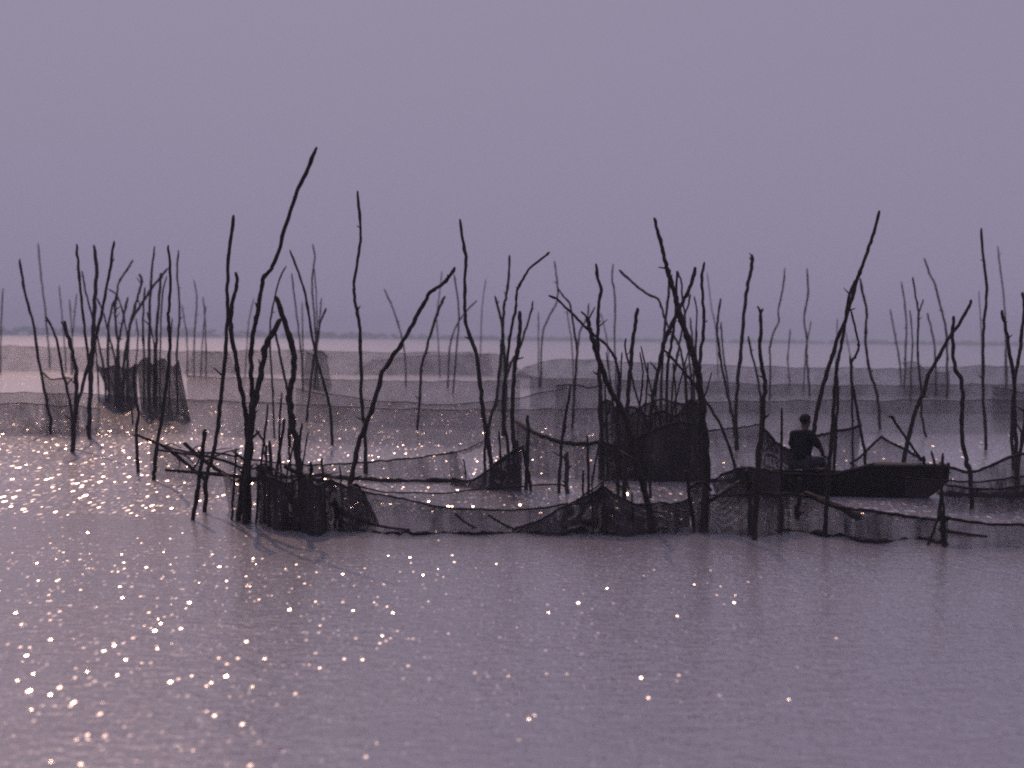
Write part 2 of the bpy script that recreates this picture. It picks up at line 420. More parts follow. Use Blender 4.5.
net("black bundled net with hollow curved side among the left stakes", "95,362 104,368 115,365 126,369 137,364", "110,396 114,407 121,412 129,411 138,403", 70, G_MID, 30, 10, .2, rope=1.2, layers=2, wet=False)
net("tall dark net curtain with ragged hem among the left stakes", "137,366 146,356 152,365 163,358 172,367 179,361", "141,411 150,421 160,416 170,423 180,418 191,422", 55, G_MID, 40, 10, .25, rope=1.0, layers=2, wet=False, rag=2.5)
net("pale net hanging from two stakes behind the dark tangle", "556,386 575,384 592,387 604,382", "553,440 572,441 590,441 604,442", 30, G_MID, 40, 10, .15, rope=1.5)

net("thin net draped over brushwood left of the tall leaning stake", "150,440 168,447 190,452 215,453 242,457", "150,474 170,477 200,480 225,481 245,481", 42, G_NEAR, 50, 9, .2, rope=2, roll_w=0)
net("black heaped net curtain round the tall leaning stake", "222,472 236,482 250,468 265,463 280,473 296,480", "229,510 240,520 255,523 270,526 284,528 298,530", 55, G_NEAR, 50, 12, .3, rope=2, rag=2.2, tied=.06)
net("black net drooping over the thick log and inverted V feet", "256,464 270,477 288,484 303,474 322,484", "258,523 275,528 292,532 310,534 326,531", 70, G_NEAR, 44, 12, .35, rope=2, layers=2, rag=2.2, tied=.06)
net("black net slumped between the inverted V and the elbowed stake", "300,470 316,486 332,480 345,487 357,484 366,496", "300,531 316,535 332,532 345,531 357,529 380,524", 70, G_NEAR, 44, 12, .35, rope=2, layers=2, rag=2.2, tied=.06)
net("shallow sagging net with dark rolled foot left of the round gap", "250,459 300,465 353,463 395,460 430,456 456,452", "250,481 310,477 353,480 400,482 430,482 462,482", 42, G_NEAR, 80, 8, .12, rope=1.8, roll_w=6)
net("black sloping net beside the round gap, rising to the stake pair", "452,478 470,481 485,473 498,462 512,452 522,447", "450,486 470,488 485,490 498,491 512,491 522,491", 70, G_NEAR, 40, 8, .15, rope=2.5, layers=2)
net("narrow strip of net curving down at the round gap", "449,453 453,452 457,453", "450,484 460,484 474,486", 42, G_NEAR, 14, 14, .06, rope=1.5)
net("thin net strung from the round gap up to the crooked stake", "456,452 466,449 476,445 485,440", "456,455 466,453 476,449 485,444", 42, G_NEAR, 16, 3, .02, rope=1.2, toff=-9, wet=False)
net("wide low net with long sagging rope along the front", "350,485 365,492 400,498 430,505 465,509 510,510 550,507 568,503", "350,531 365,533 400,534 430,534 465,534 510,534 550,534 568,534", 55, G_NEAR, 100, 10, .18, rope=2, roll_w=3)
net("mound of dark net spread at the foot of the dark tangle", "512,529 560,508 603,485 632,503 662,503 692,498", "512,533 545,534 575,535 600,535 630,535 655,535 676,532 690,524", 70, G_NEAR, 80, 10, .35, rope=2, layers=2, rag=2.2, tied=.06)
net("thin triangle of net above the dark mound by the bright gaps", "576,500 590,490 603,481 612,478 625,490", "576,534 590,534 603,534 612,534 625,534", 30, G_NEAR, 30, 8, .1, rope=1.6, toff=.4, tied=.06)
net("dark swooping net hung between the stump stake and dark tangle", "516,421 530,430 545,437 562,442 585,444 602,441", "516,471 530,475 545,477 562,478 585,479 602,479", 55, G_NEAR, 60, 12, .15, rope=4, toff=.0)
net("tall black net wall hung through the dark tangle", "602,404 608,400 618,410 632,407 648,416 662,411 676,416 690,400 700,408", "598,476 608,477 618,478 632,479 655,480 676,480 690,480 703,480", 55, G_NEAR, 70, 14, .25, rope=2.5, layers=2)
net("folded black netting drawn over the lower dark tangle", "598,441 620,446 650,432 680,422 707,430", "598,478 620,479 650,480 680,481 707,481", 70, G_NEAR, 60, 10, .25, rope=3, layers=2, toff=-.4)
net("thin net between the dark tangle and fork topped stake", "703,432 722,429 742,427 760,424", "703,482 722,482 742,483 762,484", 42, G_NEAR, 40, 10, .15, rope=1.6, roll_w=5)
net("dark net sloping from the fork topped stake to the person", "760,427 766,431 775,441 784,448 795,450", "760,485 768,486 776,486 786,487 795,487", 70, G_NEAR, 30, 10, .12, rope=2.5, layers=2)
net("draped net with hanging edge right of the person", "812,437 824,434 838,431 852,428 861,425", "815,482 826,482 838,482 849,483 856,483", 55, G_NEAR, 40, 10, .14, rope=3)
net("peaked net pulled up to a point behind the bow", "850,464 862,455 872,445 881,436 892,443 906,449 925,460", "850,481 862,481 872,481 881,481 892,481 906,481 925,481", 42, G_NEAR, 40, 8, .08, rope=2.8, tied=.06)
net("sagging net running from the bow to the right edge", "940,463 955,469 972,472 990,466 1003,460 1016,455 1035,452", "940,494 955,496 972,497 990,497 1003,497 1016,497 1035,497", 55, G_NEAR, 50, 10, .2, rope=3, roll_w=8)
net("low dark net bank behind the tied mooring sticks", "946,484 965,488 985,489 1005,488 1035,484", "946,511 965,513 985,513 1005,512 1035,511", 55, G_NEAR, 40, 8, .2, rope=2.5)
net("black low net slack in the water before the hull", "778,492 810,497 830,505 850,508 872,511 900,515 930,519 948,520", "778,532 810,533 830,536 850,539 872,542 900,541 930,541 948,545", 70, G_NEAR, 70, 10, .25, rope=3, roll_w=4)
net("thin low net before the tied mooring sticks at the right", "940,516 960,520 990,524 1035,525", "940,545 960,547 990,548 1035,547", 55, G_NEAR, 40, 8, .2, rope=3)
net("thin net panel under the stern of the boat", "700,503 715,498 737,486 760,492 782,494", "688,533 715,533 737,535 760,536 782,533", 55, G_NEAR, 40, 10, .15, rope=2)
net("black bundle of net tied round the thick crossing stake", "690,488 697,483 706,484 711,490", "696,531 700,533 706,533 709,531", 55, G_NEAR, 24, 10, .15, rope=3, layers=2)

net("dark netting heaped over the stern of the boat", "712,482 722,474 735,469 748,467 766,469 782,473", "716,494 725,495 735,496 748,497 765,497 782,498", 70, G_NEAR, 40, 9, .15, rope=2.5, layers=2, wet=False, tied=.06)
net("ragged dark net hanging below the stern", "706,494 725,496 748,494 770,495 790,494", "708,532 725,534 748,536 770,535 790,534", 55, G_NEAR, 34, 10, .2, rope=1.5)
net("sheer net strung from the black heaped net to the swooping net", "352,486 390,492 440,493 480,489 520,486 560,484", "352,512 390,513 440,512 480,510 520,509 560,508", 30, G_NEAR, 60, 8, .15, rope=1.6)
net("loose sheer net trailing behind the bow to the right edge", "905,478 940,480 975,482 1010,478 1035,474", "905,504 940,505 975,506 1010,505 1035,504", 42, G_NEAR, 40, 8, .2, rope=2)
net("torn net hanging from the crossed sticks of the tangle", "612,408 630,416 645,404 662,398 680,404 698,400", "616,452 630,462 645,470 662,468 680,470 700,466", 55, G_NEAR, 50, 10, .25, rope=2.4, wet=False, tied=.06)

# ------------------------------------------------------------------ stakes
GL = "stakes of the left cluster"; GF = "faint far stakes"; GC = "stakes of the middle rows"; GN = "stakes along the front row"; GT = "stakes of the dark tangle"; GR = "stakes behind the boat"; GP = "short posts along the front row"
ST = [
# left cluster
("lone curved stake standing left of the hunched dark net", "20,259 23,283 28,304 34,326 36.5,345 41,374 46,398 50,418 50.5,433", 3, 4, GL),
("thin faint far stake rising highest near the left edge", "38,243 40,265 42,285 45,308 47,330 49,350 50,368", 1.8, 2.2, GF),
("gently bent stake tipping into the hunched net's short thick stake", "46,316 53,330 58,345 61.5,368 67,388 72,415 74,443", 2.6, 4, GL),
("short thick blunt stake standing through the hunched dark net", "64,321 67,333 71,348 75.5,365 76.5,385 76,405 74,425 72,452", 4, 6, GL),
("thin faint far stake just above the short thick blunt stake", "59,285 61,305 63,325 65,350 66,372", 1.4, 1.8, GF),
("faint low far stake beside the hunched net, nearly upright", "69.5,299 71,320 72.5,345 73,373", 1.4, 1.8, GF),
("faint far stake leaning right beside the hunched net", "77,293 75,310 73,330 71.5,350 71,374", 1.4, 1.8, GF),
("slim tall stake bowing right into the left cluster's crossing", "76.5,244 78,263 80.5,290 83,315 86,340 89,365 90.5,390 90,415 89.5,439", 3, 4, GL),
("thick knotty upright stake with blunt top in the left cluster", "94,245 96.5,270 95.5,290 94,315 92.5,345 91,370 90,400 89,436", 4, 6, GL),
("tall stake crossing leftwards down through the left cluster", "114,241 111.5,260 107,285 103,308 98,328 93,347 87.5,368 82,388 77,405 74,425 73,447", 3, 5, GL),
("slender stake slanting behind the thick knotty upright stake", "82,271 86,293 91,312 96,330 100,350 104,370 106,402", 2.2, 3, GL),
("thin crooked stake slanting right behind the black bundled net", "97,298 104,315 109,335 114,355 117,375 118,405", 2, 2.6, GL),
("stake with a kinked tip pointing up right over the black bundled net", "133,260 127,270 119,282 116.5,295 112,308 109,322 108,345 109,402", 2.4, 3, GL),
("thin stake with hooked left tip over the black bundled net", "108,289 116,294 121,305 124,318 127,335 128,360 129,402", 1.8, 2.4, GL),
("straight dark stake rising from the middle of the black bundled net", "117,292 115,310 116,330 119,350 118,405", 3, 3.4, GL),
("short stake leaning right out of the black bundled net", "128,297 125,310 122,325 118.5,343 116,370 115,405", 2.8, 3.4, GL),
("stake with crooked knuckle top left of the tall net curtain", "139.5,274 142,282 138,296 134,310 130,325 128,350 127,402", 3, 3.4, GL),
("long stake bending over far right above the tall net curtain", "168,268 160,278 151,289 143,302 135,314 129.5,325 127,345 124,365 122,406", 2.6, 4, GL),
("stubby stake at the left side of the tall net curtain", "145,287 143.5,305 143,330 144,355 144,408", 2.4, 3, GL),
("tall thin stake thickening into the tall net curtain", "155,246 152,268 150.5,295 149.5,325 149,360 149,410", 2.2, 5, GL),
("dark upright stake beside the swollen jointed stake", "161,273 159,300 157,325 156,350 156,410", 3.2, 4, GL),
("thin pale stake close behind the swollen jointed stake", "167,276 163,290 161,320 160,360 160,408", 1.8, 2.4, GL),
("tall black stake with a swollen joint in front of the net curtain", "168,245 170,265 170.3,290 169,308 168,316 169,328 170,345 168,370 164,400 161,424 157,445 154.5,468 153.5,480", 3.2, 5, GN),
("wavy slender stake at the right end of the net curtain", "178.5,250 177,275 179,295 179.5,320 177.5,342 176.5,370 178,412", 2.2, 2.8, GL),
("thin bent far stake left of the dark blurred far net", "182,305 184,318 186.5,332 187.5,352 187,376", 1.4, 1.8, GF),
("taller faint far stake over the dark blurred far net", "194,280 197,297 195.5,320 194,350 194,377", 1.6, 2, GF),
("faint straight far stake, tallest of the close pair over the blurred net", "203,297 205,318 206,350 206,377", 1.6, 2, GF),
("shorter faint far stake of the close pair over the blurred net", "206,306 204,325 202,350 201,377", 1.4, 1.8, GF),
("faint far stake at the left edge, leaning right", "3,288 1.5,315 0.5,345 0.5,373", 1.6, 2, GF),
("dark knuckled post rising below the tall net curtain", "134.5,364 134,385 136,402 139,413 136.5,428 137,450 138,472", 3, 4.5, GN),
("short thin stick standing under the black bundled net", "130,395 131.5,408 133,424", 2.2, 2.6, GL),
# front left
("tall wavy stake left of the leaning giant, foot in the glitter", "233.5,215 231.5,235 228.5,256 227,290 228,312 226.3,335 225,357 222,391 219,415 215.6,443 211.5,460 206.5,477 205,512", 4, 5.5, GN),
("stake zigzagging behind the tall wavy stake", "236,272 237,285 233.5,298 230,314 231,330 234.5,350 238,372 243,398 247,425 248,470 249,520", 4, 7, GN),
("tallest stake of all, knuckled and leaning far right", "317,147 307.5,169 297,192 285,227 276,260 268,273 263.5,277 261.5,290 258,310 254,328 251.5,349 251.3,370 252,392 251,412 248,440 242.5,480 238,521", 4.2, 6.5, GN),
("thick right limb of the dark inverted V beside the tallest stake", "276,296 280.5,309 287.5,331 292,345 294.5,360 292.5,380 289,396 291,412 295,437 299,465 302,495 303,531", 6, 9, GN),
("thick left limb of the dark inverted V, joining the tallest stake", "281,319 272,333 265.5,347 262,370 257.5,391 253,410 250,440 247,480 245,524", 6, 8.5, GN),
("thin hooked stake arching behind the dark inverted V", "286,266 279.5,279 275,297 270.5,320 270,345 271.5,370 273,395 274.5,438", 2, 2.6, GC),
("second thin stake inside the dark inverted V", "275,330 279,350 283,370 287,388 289,400 290,447", 2.8, 4, GC),
("thin stake leaning left with forked tip right of the inverted V", "291.5,273 294,293 297,317 300,342 302,365 303,392", 1.8, 2.2, GC),
("long stake sloping right down across the small blurred net", "290,250 297.5,270 304,289 308,310 312.5,339 318.7,366 325,388 329,403 331.5,425 332,445", 2.6, 4, GC),
("tall faint twisted stake over the small blurred net", "312.5,244 315,257 312,279 313,300 315,325 316,355 315,389", 1.8, 2.6, GF),
("faint straight stake close beside the tall faint twisted stake", "314,266 316,290 317,318 317,350 318,388", 1.4, 2, GF),
("short thin upright stake above the small blurred net", "321.5,298 320,315 318,335 316,360 314,390", 1.6, 2, GF),
("stake bending right at the tip, rising from the small blurred net", "326,308 320,324 318,340 313,362 309.5,395 306.5,421", 2.4, 2.8, GC),
("faint far stake left of the small blurred net, upright", "302,302 302.5,325 303,350 303,386", 1.4, 1.8, GF),
("faint far stake left of the tallest stake, tip bowed", "254,298 249,320 247,345 245,377", 1.3, 1.6, GF),
("short slanting post in the glitter left of the wavy stake", "204.7,429 203,450 198,487 193,520", 4.5, 5.5, GP),
("short leaning post within the black heaped net, top bared", "285,419 282.5,432 279,455 276,480 275,524", 3.2, 4.5, GP),
("thin short post leaning right within the black heaped net", "302,423 300,440 299,460 300,485 302,526", 3, 4, GP),
("stumpy upright post at the crest of the black heaped net", "270,441 270.3,465 269.5,495 269,527", 4, 5, GP),
("crooked little branch curling out beside the tallest stake", "256,430 261,437 266,447 266,465 264,522", 2.6, 3.5, GP),
# centre
("tall lone snaking stake with thin tip, center left", "357.5,191 359.5,215 360.7,238 357.5,262 354,284 354.7,300 358,315 360.3,334 360.5,360 361.8,402 365,430 366,474", 3, 5, GN),
("long stake with elbow leaning far right across the snaking stake", "455,267 448.3,278 440,286 430.3,292 422.5,306 412.5,325 400.5,345 390.5,360 383,372 376.5,396 367,422 359,441 352.5,470 349,493", 4, 6.5, GN),
("faint far stake crossing behind the elbowed stake, tip leaning left", "384,289 392,306 400,330 404,348 405.5,366 406,387", 1.8, 2, GC),
("club topped stake leaning right beyond the elbowed stake", "445,296 440,306 434.5,322 428,343 421,369 420,395 417,430", 3.2, 3.4, GC),
("thin faint far stake behind the club topped stake", "442,271 439,298 436.5,318 438.5,345 440,377", 1.4, 1.6, GF),
("thin far stake dropping from the elbowed stake's tip", "454,274 457.8,298 459,320 456.5,350 453,393", 2, 2.2, GC),
("thin far stake bending up right behind the tall kinked stake", "477,300.5 467,310 459.5,320 452.5,335 449,352 448,388", 1.8, 2.2, GC),
("tall kinked stake with foot beside the round gap", "460,219 462.5,238 466,257 465,280 464.7,305 466,324 472,342 477,356 479,374 481.3,398 484,418 487.5,438 490.5,460 493,484", 3.4, 6, GN),
("slim stake joined low to the tall kinked stake", "488,425 485.5,440 484.5,460 485,484", 3, 3.6, GN),
("faint hair thin far stake right of the tall kinked stake", "486,279 483.5,295 482,310 480.5,345 480,377", 1.1, 1.4, GF),
("upright thin tipped stake wrapped by the wedge of net", "509.5,255 509,275 506.5,295 504,306 503,325 501.5,350 498.5,380 496.5,400 490.5,418 487.5,437", 2.8, 4.5, GC),
("short stake leaning left against the wedge of net", "495,296 500.7,317 503,336 505,360 506,395 504,432", 3, 3.6, GC),
("stake ending in a long curved branch swept up to the right", "550,252 540,260 530,268 523.5,278 517.5,289 515.8,300 516,309 513,321 509.3,339 506.5,368 503,394 504,420 508,450 509,489", 2.6, 4, GN),
("thick straight stake just right of the curved branch", "519.5,311 520,326 518.5,345 515.5,362 513,387 512.5,420 514,450 516,490", 4.5, 6, GN),
("thin tipped stake crossing behind the thick straight stake", "533,301 529.7,317 524.5,333 519,350 511,363 505.5,380 503,400 503,436", 2.4, 3.4, GC),
("blunt short post beside the stump at the swooping net's end", "527,415 528.5,430 527.5,450 526,490", 4, 5, GP),
("low bent post under the end of the swooping net", "523,445 524.5,460 529,475 531,491", 3, 4, GP),
("thin upright faint far stake left of the leaning far stake pair", "538.5,312 538.5,335 538.5,360 539,387", 1.3, 1.6, GF),
("far stake with bent middle and tip curved left", "554.4,261 556.5,276 557.8,290 557,302 550.5,314 543.2,330 541.5,348 541,387", 2, 2.2, GC),
("far stake branching right off the bent middled far stake", "557.8,288 563,296 569.5,303 572,314 574,330 577,350 576,370 574,395 572.7,429", 2, 3.4, GC),
("faint leaning far stake before the bent middled far stake", "567,310 569,325 572,345 574,392", 1.3, 1.6, GF),
("stake slanting down right with tip like a snake head", "548.5,295.5 557,299 565,307 573,314 583,325 594,335 604.5,343 610,350 615,358 618.7,373 618.5,390 617,410 618,440 620,480", 2.8, 3.6, GT),
("thick black stake sweeping right down to the mound of net", "587,317 589,326 591.5,335 596,350 603,371 611,391 623.5,412 629.7,434 636,458 642,482 648.5,507 651,533", 5, 8.5, GT, dict(fork=[("581,311.5 584.5,314.5 588,320", 2.5)])),
("thin curved stake hooked over the thick black sweeping stake", "588.8,303.5 587.5,317 580,331 578,348 576.5,365 575,392", 2, 2.4, GC),
("upright stake with blunt head behind the thick sweeping stake", "596.4,263.6 597.5,277 600.8,290 598.8,305 597.8,324 598,348 599.5,380 601,410 601.5,440 602,480", 3.2, 6, GT),
("faint hair thin far stake leaning left near the blunt headed stake", "601,313 604,326 607,340 609,365 609.5,388", 1.2, 1.4, GF),
("slender wavy stake left of the dark tangle", "613.3,263.6 612,278 614.7,294 615.2,315 614.5,345 616,368 616,393", 1.9, 2.3, GC),
("stake whose long top arches far left over the tangle", "618.8,270 628,278.5 639,288 649,295 657.5,298.5 661,306 664.3,317 669,328 674,336 679.3,346 682.5,360 685.5,385 687,438", 2.8, 2.6, GT),
("straight black blunt stake left of the dark tangle", "637.5,308 635.2,325 632.3,345 631,364 628.2,391 627.5,411 626,440 624,503", 4.5, 5.5, GT),
("short thin stake crossing the straight black blunt stake", "626,338 625,347 628.5,363 633.5,384 639.5,405 647,424 655,450 660,481", 2, 3, GT),
("tallest stake of the dark tangle, leaning left at the top", "654.3,217.7 658,233 662.7,249 665.8,263 669,275 673.5,289 677,303 681.3,318 686.3,335 691.5,349 694.5,359 698.5,375 701.5,400 704.5,435 706,470 705,530", 3.8, 10, GT),
("crooked stake leaning right across the tangle's tallest stake", "695.6,267 692.5,280 688,292 682.6,302 677,314 671,326 663.5,344 659.5,365 654.5,388 651.5,410 650,440 649,481", 4.2, 5.5, GT),
("thin bent stake dropping from the crooked stake's knuckle", "690.5,294 688.5,305 684.5,316 682,331 679,346 675.5,366 672,392 671,438", 2.4, 2.8, GT),
("dark wavy stake close behind the tangle's tallest stake", "669.5,272 669,290 666.5,313 664.5,330 663.5,350 661.5,380 660,438", 3, 3.4, GT),
("upright pointed stake in the heart of the tangle", "677,271 676.3,290 675.8,308 673.5,330 671,345 668,364 666.5,395 666.5,427 664,481", 2.8, 4, GT),
("thin curved stake beside the upright pointed stake", "677.5,271 681.3,282 682.3,296 684.5,312 687,340 690,365 691.5,390 692,438", 2.2, 2.6, GT),
("short thin stake low on the right side of the tangle", "690,317.5 692,335 693.5,350 693.5,375 693,403", 2.2, 2.6, GC),
("wavy stake standing at the right side of the tangle", "704.5,262 701.7,275 702.5,295 704,314 703,336 700.2,354 699,380 700,420 702,483", 3.2, 4.5, GT),
("stick leaning right down from the tangle toward the stern", "664,350 676.5,363 687.5,376 697,388 704,399 713,412 722,428 729.5,448 735,467 738,484", 3, 3.8, GT),
("faint hair thin far stake right of the dark tangle", "707,272 709,287 711.5,308 715,323 717,345 718,376", 1.1, 1.4, GF),
("slim stake with pointed tip right of the tangle", "720.5,298.5 718.5,315 717,331 719.5,351 723,374 728,397 732,412 735,436", 2.4, 3.8, GC),
("pale stake close along the slim pointed stake", "721,322 722,340 724,360 728,385 730,412", 2, 2.4, GC),
("smooth thick straight stake midway between tangle and person", "752,254.5 752,266 748,283 745.2,302 742.5,333 740.5,354 737.7,380 736.2,410 736.7,450", 4, 4.4, GC),
("short thin stake leaning into the fork topped stake", "748.4,336 751,352 757,374 760.3,396 761.5,437", 2.4, 3, GC),
("thick fork topped stake rising beside the boat's stern", "760.3,309 761,330 759.6,349 762.6,370 765.5,384 763.3,401 762.3,428 758.5,452 757,482 754.5,540", 3.6, 7.5, GN, dict(fork=[("757.3,306 759,309 760.5,313", 2.8), ("763,308.5 762,311 760.5,314", 2.4)])),
("far thin stake with bent knee right of the fork topped stake", "785,268 783,288 778.3,310 778.8,322 773.3,333 769.7,348 770.3,362 769.8,400", 1.9, 2.3, GC),
("faint low far stake between the two far thin stakes", "790,329 789,345 787.8,362 789.8,384", 1.5, 1.7, GF),
("far thin wavy stake with side twig left of the long pole", "807,268.5 808,293 804.6,314 804.6,326 807,339 806.6,354 808,372 810,396", 2, 2.3, GC, dict(fork=[("811,321 809.5,330 807.5,340", 1.5)])),
("faint far stake leg beside the far thin wavy stake", "806,345 805,365 803,392", 1.5, 1.6, GF),
# right
("stake hanging right from the long pole, bowed outward", "860,278 862.8,293 866.8,310 866,328 865.5,343 867.3,357 870.7,375 876,390 879,408 880,429", 2.8, 3.8, GR),
("dark doubled stake in front of the hull below the long pole", "856,279 849.5,294 845.5,320 841.5,345 837,366 834.7,391 832.5,427 830,460 827,500 824.6,537", 3, 6, GN),
("bare post close along the dark doubled stake", "838,376 837.5,400 836,430 833,486", 3, 4, GN),
("stake with a crooked kinked top behind the hull", "850.7,309.5 855,327 858.3,342 858.5,349 855,357 851.3,362 851.5,381 855.6,401 859.5,425 864,448 867,481", 2.4, 4.2, GR),
("thin upright stick behind the kinked stake near the hull", "850,356 851.5,380 852.3,415 852.5,440 853,482", 2.2, 2.8, GR),
("faint far stake seen just left of the long pole", "837,319 837,335 836,355 835,382", 1.2, 1.5, GF),
("faint far stake seen just right of the long pole", "846,332 848,345 851,360 853,382", 1.2, 1.5, GF),
("pale stake leaning left, first of the far right cluster", "890.3,309 893.8,328 897,346 900,365 901.5,385", 1.8, 2.2, GF),
("pale stake with thin tip beside the right cluster's net", "901.5,281.5 904.7,303 906.5,325 905.5,355 904,388", 1.8, 2.6, GF),
("twig forked stake standing through the right cluster's net", "912.7,277 916,298 918.5,312 918,332 917.5,352 919.5,374 921.5,395 921.5,416 926,437", 2.2, 3.2, GR, dict(fork=[("923.5,299.5 921.5,305 918.6,313", 2)])),
("short pale stake left of the twig forked stake", "910,310 911.7,328 912.5,345 911,375 910.5,403", 1.7, 2, GF),
("long pale stake leaning left over the right cluster", "924,258 929.7,274 935.2,285 939,300 943.2,316 946.2,332 947.3,352 947.2,375 947,398", 2.2, 3, GR),
("short pale stake under the long pale leaning stake", "927,313 931,327 934.2,343 935.5,365 936,396", 2.1, 2.5, GF),
("stake leaning far right, crossing the blunt crooked stake", "971.5,300 968.7,307 958.5,325 950,336 943.8,347 934.8,364 928.2,375 924.3,391 918.5,403 914,416 908.6,438 904.5,456 901.5,484", 3.6, 6, GR),
("blunt crooked stake right of the bow", "953.5,316 953,332 953,350 954.8,367 961,380 962.8,400 961.6,418 962,437 966,459 970.3,475 972,509", 4.2, 5.5, GN),
("tallest slim stake at the right, gently kinked", "981.5,228 982.7,252 986.5,286 986.3,302 983.6,324 983,350 983.5,375 983,402 985.7,428 986,450", 3, 4, GR),
("faint tall far stake near the right edge", "997.6,246 1000.5,271 1003,289 1005,313 1006,345 1007,386", 1.7, 2, GF),
("thick topped stake crossing its neighbour at the right edge", "1001.5,310 1004.7,324 1007.8,340 1011,360 1014,378 1014.2,400 1015,430 1016.5,460 1018,487", 3.8, 5.5, GN),
("blunt stake at the right edge leaning over its neighbour", "1022.5,292 1024.5,307 1022,331 1019.5,354 1015.5,375 1013,400 1012,430 1013,470", 3.8, 4.5, GN),
("stake half cut by the right edge, leaning left low", "1030,360 1027,395 1023,435 1018.5,462 1016,486", 4, 5, GN),
("faint hair thin far stake beside the tallest slim stake", "978.8,291 980,310 981.5,335 982,386", 1.1, 1.4, GF),
("short faint far stake behind the crossed right edge stakes", "1005.5,345 1005,365 1005.5,388", 1.3, 1.5, GF),
("thin rod slanting right through the torn net of the tangle", "641,346 646,368 652,392 660,420 668,450 675,481", 1.8, 2.6, GT),
("thin rod slanting left below the tangle's crossing", "688,352 682,375 676,398 669,425 661,455 655,481", 1.8, 2.6, GT),
("thin upright rod just left of the tangle's tallest stake foot", "686,366 686.5,390 688,420 689,455 689,490", 2, 3, GT),
("thin rod standing under the arching tangle stake", "648,362 647,385 645,412 642,445 640,481", 1.8, 2.6, GT),
("thin leaning rod between thick sweeping stake and black blunt stake", "612,396 615,418 618,440 624,465 629,490", 2, 2.8, GT),
("thin rod behind the wavy stake at the tangle's right side", "697,330 696,352 694,380 695,410 697,440", 1.6, 2.2, GT),
("slim rod standing against the round gap's black sloping net", "499,430 500,450 501,470 502,490", 2.4, 3.2, GP),
("slim rod in the black sloping net beside the stump", "517,440 518,460 519,475 520,490", 3, 4, GP),
("thin rod leaning left in the black heaped net's middle", "288,428 289,450 292,480 295,525", 2, 3, GP),
("short rod standing at the black heaped net's right end", "322,458 323,480 325,500 326,528", 2.6, 3.6, GP),
("short rod bare topped at the left end of the black heaped net", "236,448 235,470 233,495 232,520", 2.4, 3.2, GP),
("thin stick tilted right just behind the tall wavy stake's foot", "222,398 219,420 214,445 209,470 204,493", 2, 3, GP),
("thin slanting rod in front of the inverted V's left limb", "268,404 266,425 263,450 259,480 256,523", 2.4, 3.4, GP),
("thin rod between the inverted V's two limbs", "282,392 280,415 279,440 281,470 282,524", 2, 3, GP),
("short thick stub beside the inverted V's right foot", "311,462 311,480 312,500 313,529", 4, 5, GP),
("thin rod leaning left beyond the inverted V's right limb", "308,432 305,450 302,470 299,490 296,527", 1.8, 2.6, GP),
("faint thin stake between the two dark curtains of the left cluster", "136,318 138,335 137,352 135,375 134,402", 1.6, 2.2, GL),
("thin stake bending left out of the tall net curtain", "147,312 151,328 154,345 154,370 153,408", 1.8, 2.4, GL),
("thin straight stake at the right half of the tall net curtain", "172,318 171,338 170,360 169,410", 1.8, 2.4, GL),
("thin stake leaning left beside the thick knotty upright stake", "99,318 96,335 96,352 98,375 99,402", 1.6, 2.2, GL),
("bare crooked rod in the tangle left of the arching stake's bend", "640,352 643,372 641,395 638,420 636,450 635,481", 2, 3, GT),
("slim rod with bent tip between tangle's tallest and wavy stakes", "694,296 697,312 696,335 695,360 699,390 701,440", 1.8, 2.6, GT),
("thin rod crossing low behind the tangle's dropped stick", "712,372 706,392 699,412 692,435 686,470 684,481", 1.8, 2.6, GT),
("thin rod slanting left at the swooping net's right end", "611,400 606,420 600,440 595,465 592,481", 2, 2.8, GT),
("slim twig like stake over the thick sweeping stake", "606,352 609,372 612,392 612,420 612,440", 1.6, 2.2, GC),
("thin rod rising from the net wall behind the black blunt stake", "622,352 621,372 620,395 619,420 618,481", 1.8, 2.6, GT),
("thin rod in the tall net wall left of the pointed stake", "657,372 656,395 655,420 656,445 655,481", 1.8, 2.4, GT),
("thin rod in the tall net wall right of the pointed stake", "673,362 675,385 676,410 674,440 675,481", 1.8, 2.4, GT),
("thin slanting rod low in the folded netting's left half", "630,428 634,445 640,465 645,481", 2, 2.8, GT),
("thin slanting rod low in the folded netting's right half", "690,420 685,440 681,462 679,481", 2, 2.8, GT),
("thin post carrying the left corner of the tall net wall", "605,384 606,410 607,440 608,481", 2, 3, GT),
("thin rod standing in the mound of net, left of its peak", "592,476 592,495 593,515 593,534", 2, 2.8, GP),
("thin post under the peak of the mound of net", "603,480 604,495 605,515 605,535", 2.6, 3.4, GP),
("thin rod standing in the mound of net, right of its peak", "632,492 632,505 633,520 633,535", 2, 2.8, GP),
("thin stick leaning right over the crest of the black heaped net", "262,444 266,460 271,480 276,500 279,525", 2, 2.8, GP),
("thin stick leaning left over the crest of the black heaped net", "296,436 291,455 287,475 284,500 282,525", 2, 2.8, GP),
("thin rod at the slumped net below the elbowed stake", "340,466 341,485 342,505 342,527", 2.2, 3, GP),
# posts by the boat and tangle
("thin straight post left of the person", "781.8,407 781.5,440 781.3,480 781.3,532", 2.6, 3.6, GP),
("dark squat post beside the foot of the fork topped stake", "747,470 749,490 750.5,510 750.5,534", 5, 6.5, GP),
("dark post in the water below the person", "800,478 799,495 797.5,519", 4.5, 6, GP),
("thin post standing in the swooping net", "571,384.5 566,414 562,440 560,470 558.5,493", 3, 4.5, GP),
("post wrapped in net beside the thin swooping net post", "566.5,452 566.5,470 567,494", 5, 6, GP),
("small short post left of the bright gaps", "583,470 583,484 583,495", 2.6, 3, GP),
("tall thin post left of the bright gaps", "587.5,435 588,460 588.5,496", 2.8, 3.6, GP),
("post standing between the bright gaps", "614.5,440 617,470 619,500", 3.6, 5, GP),
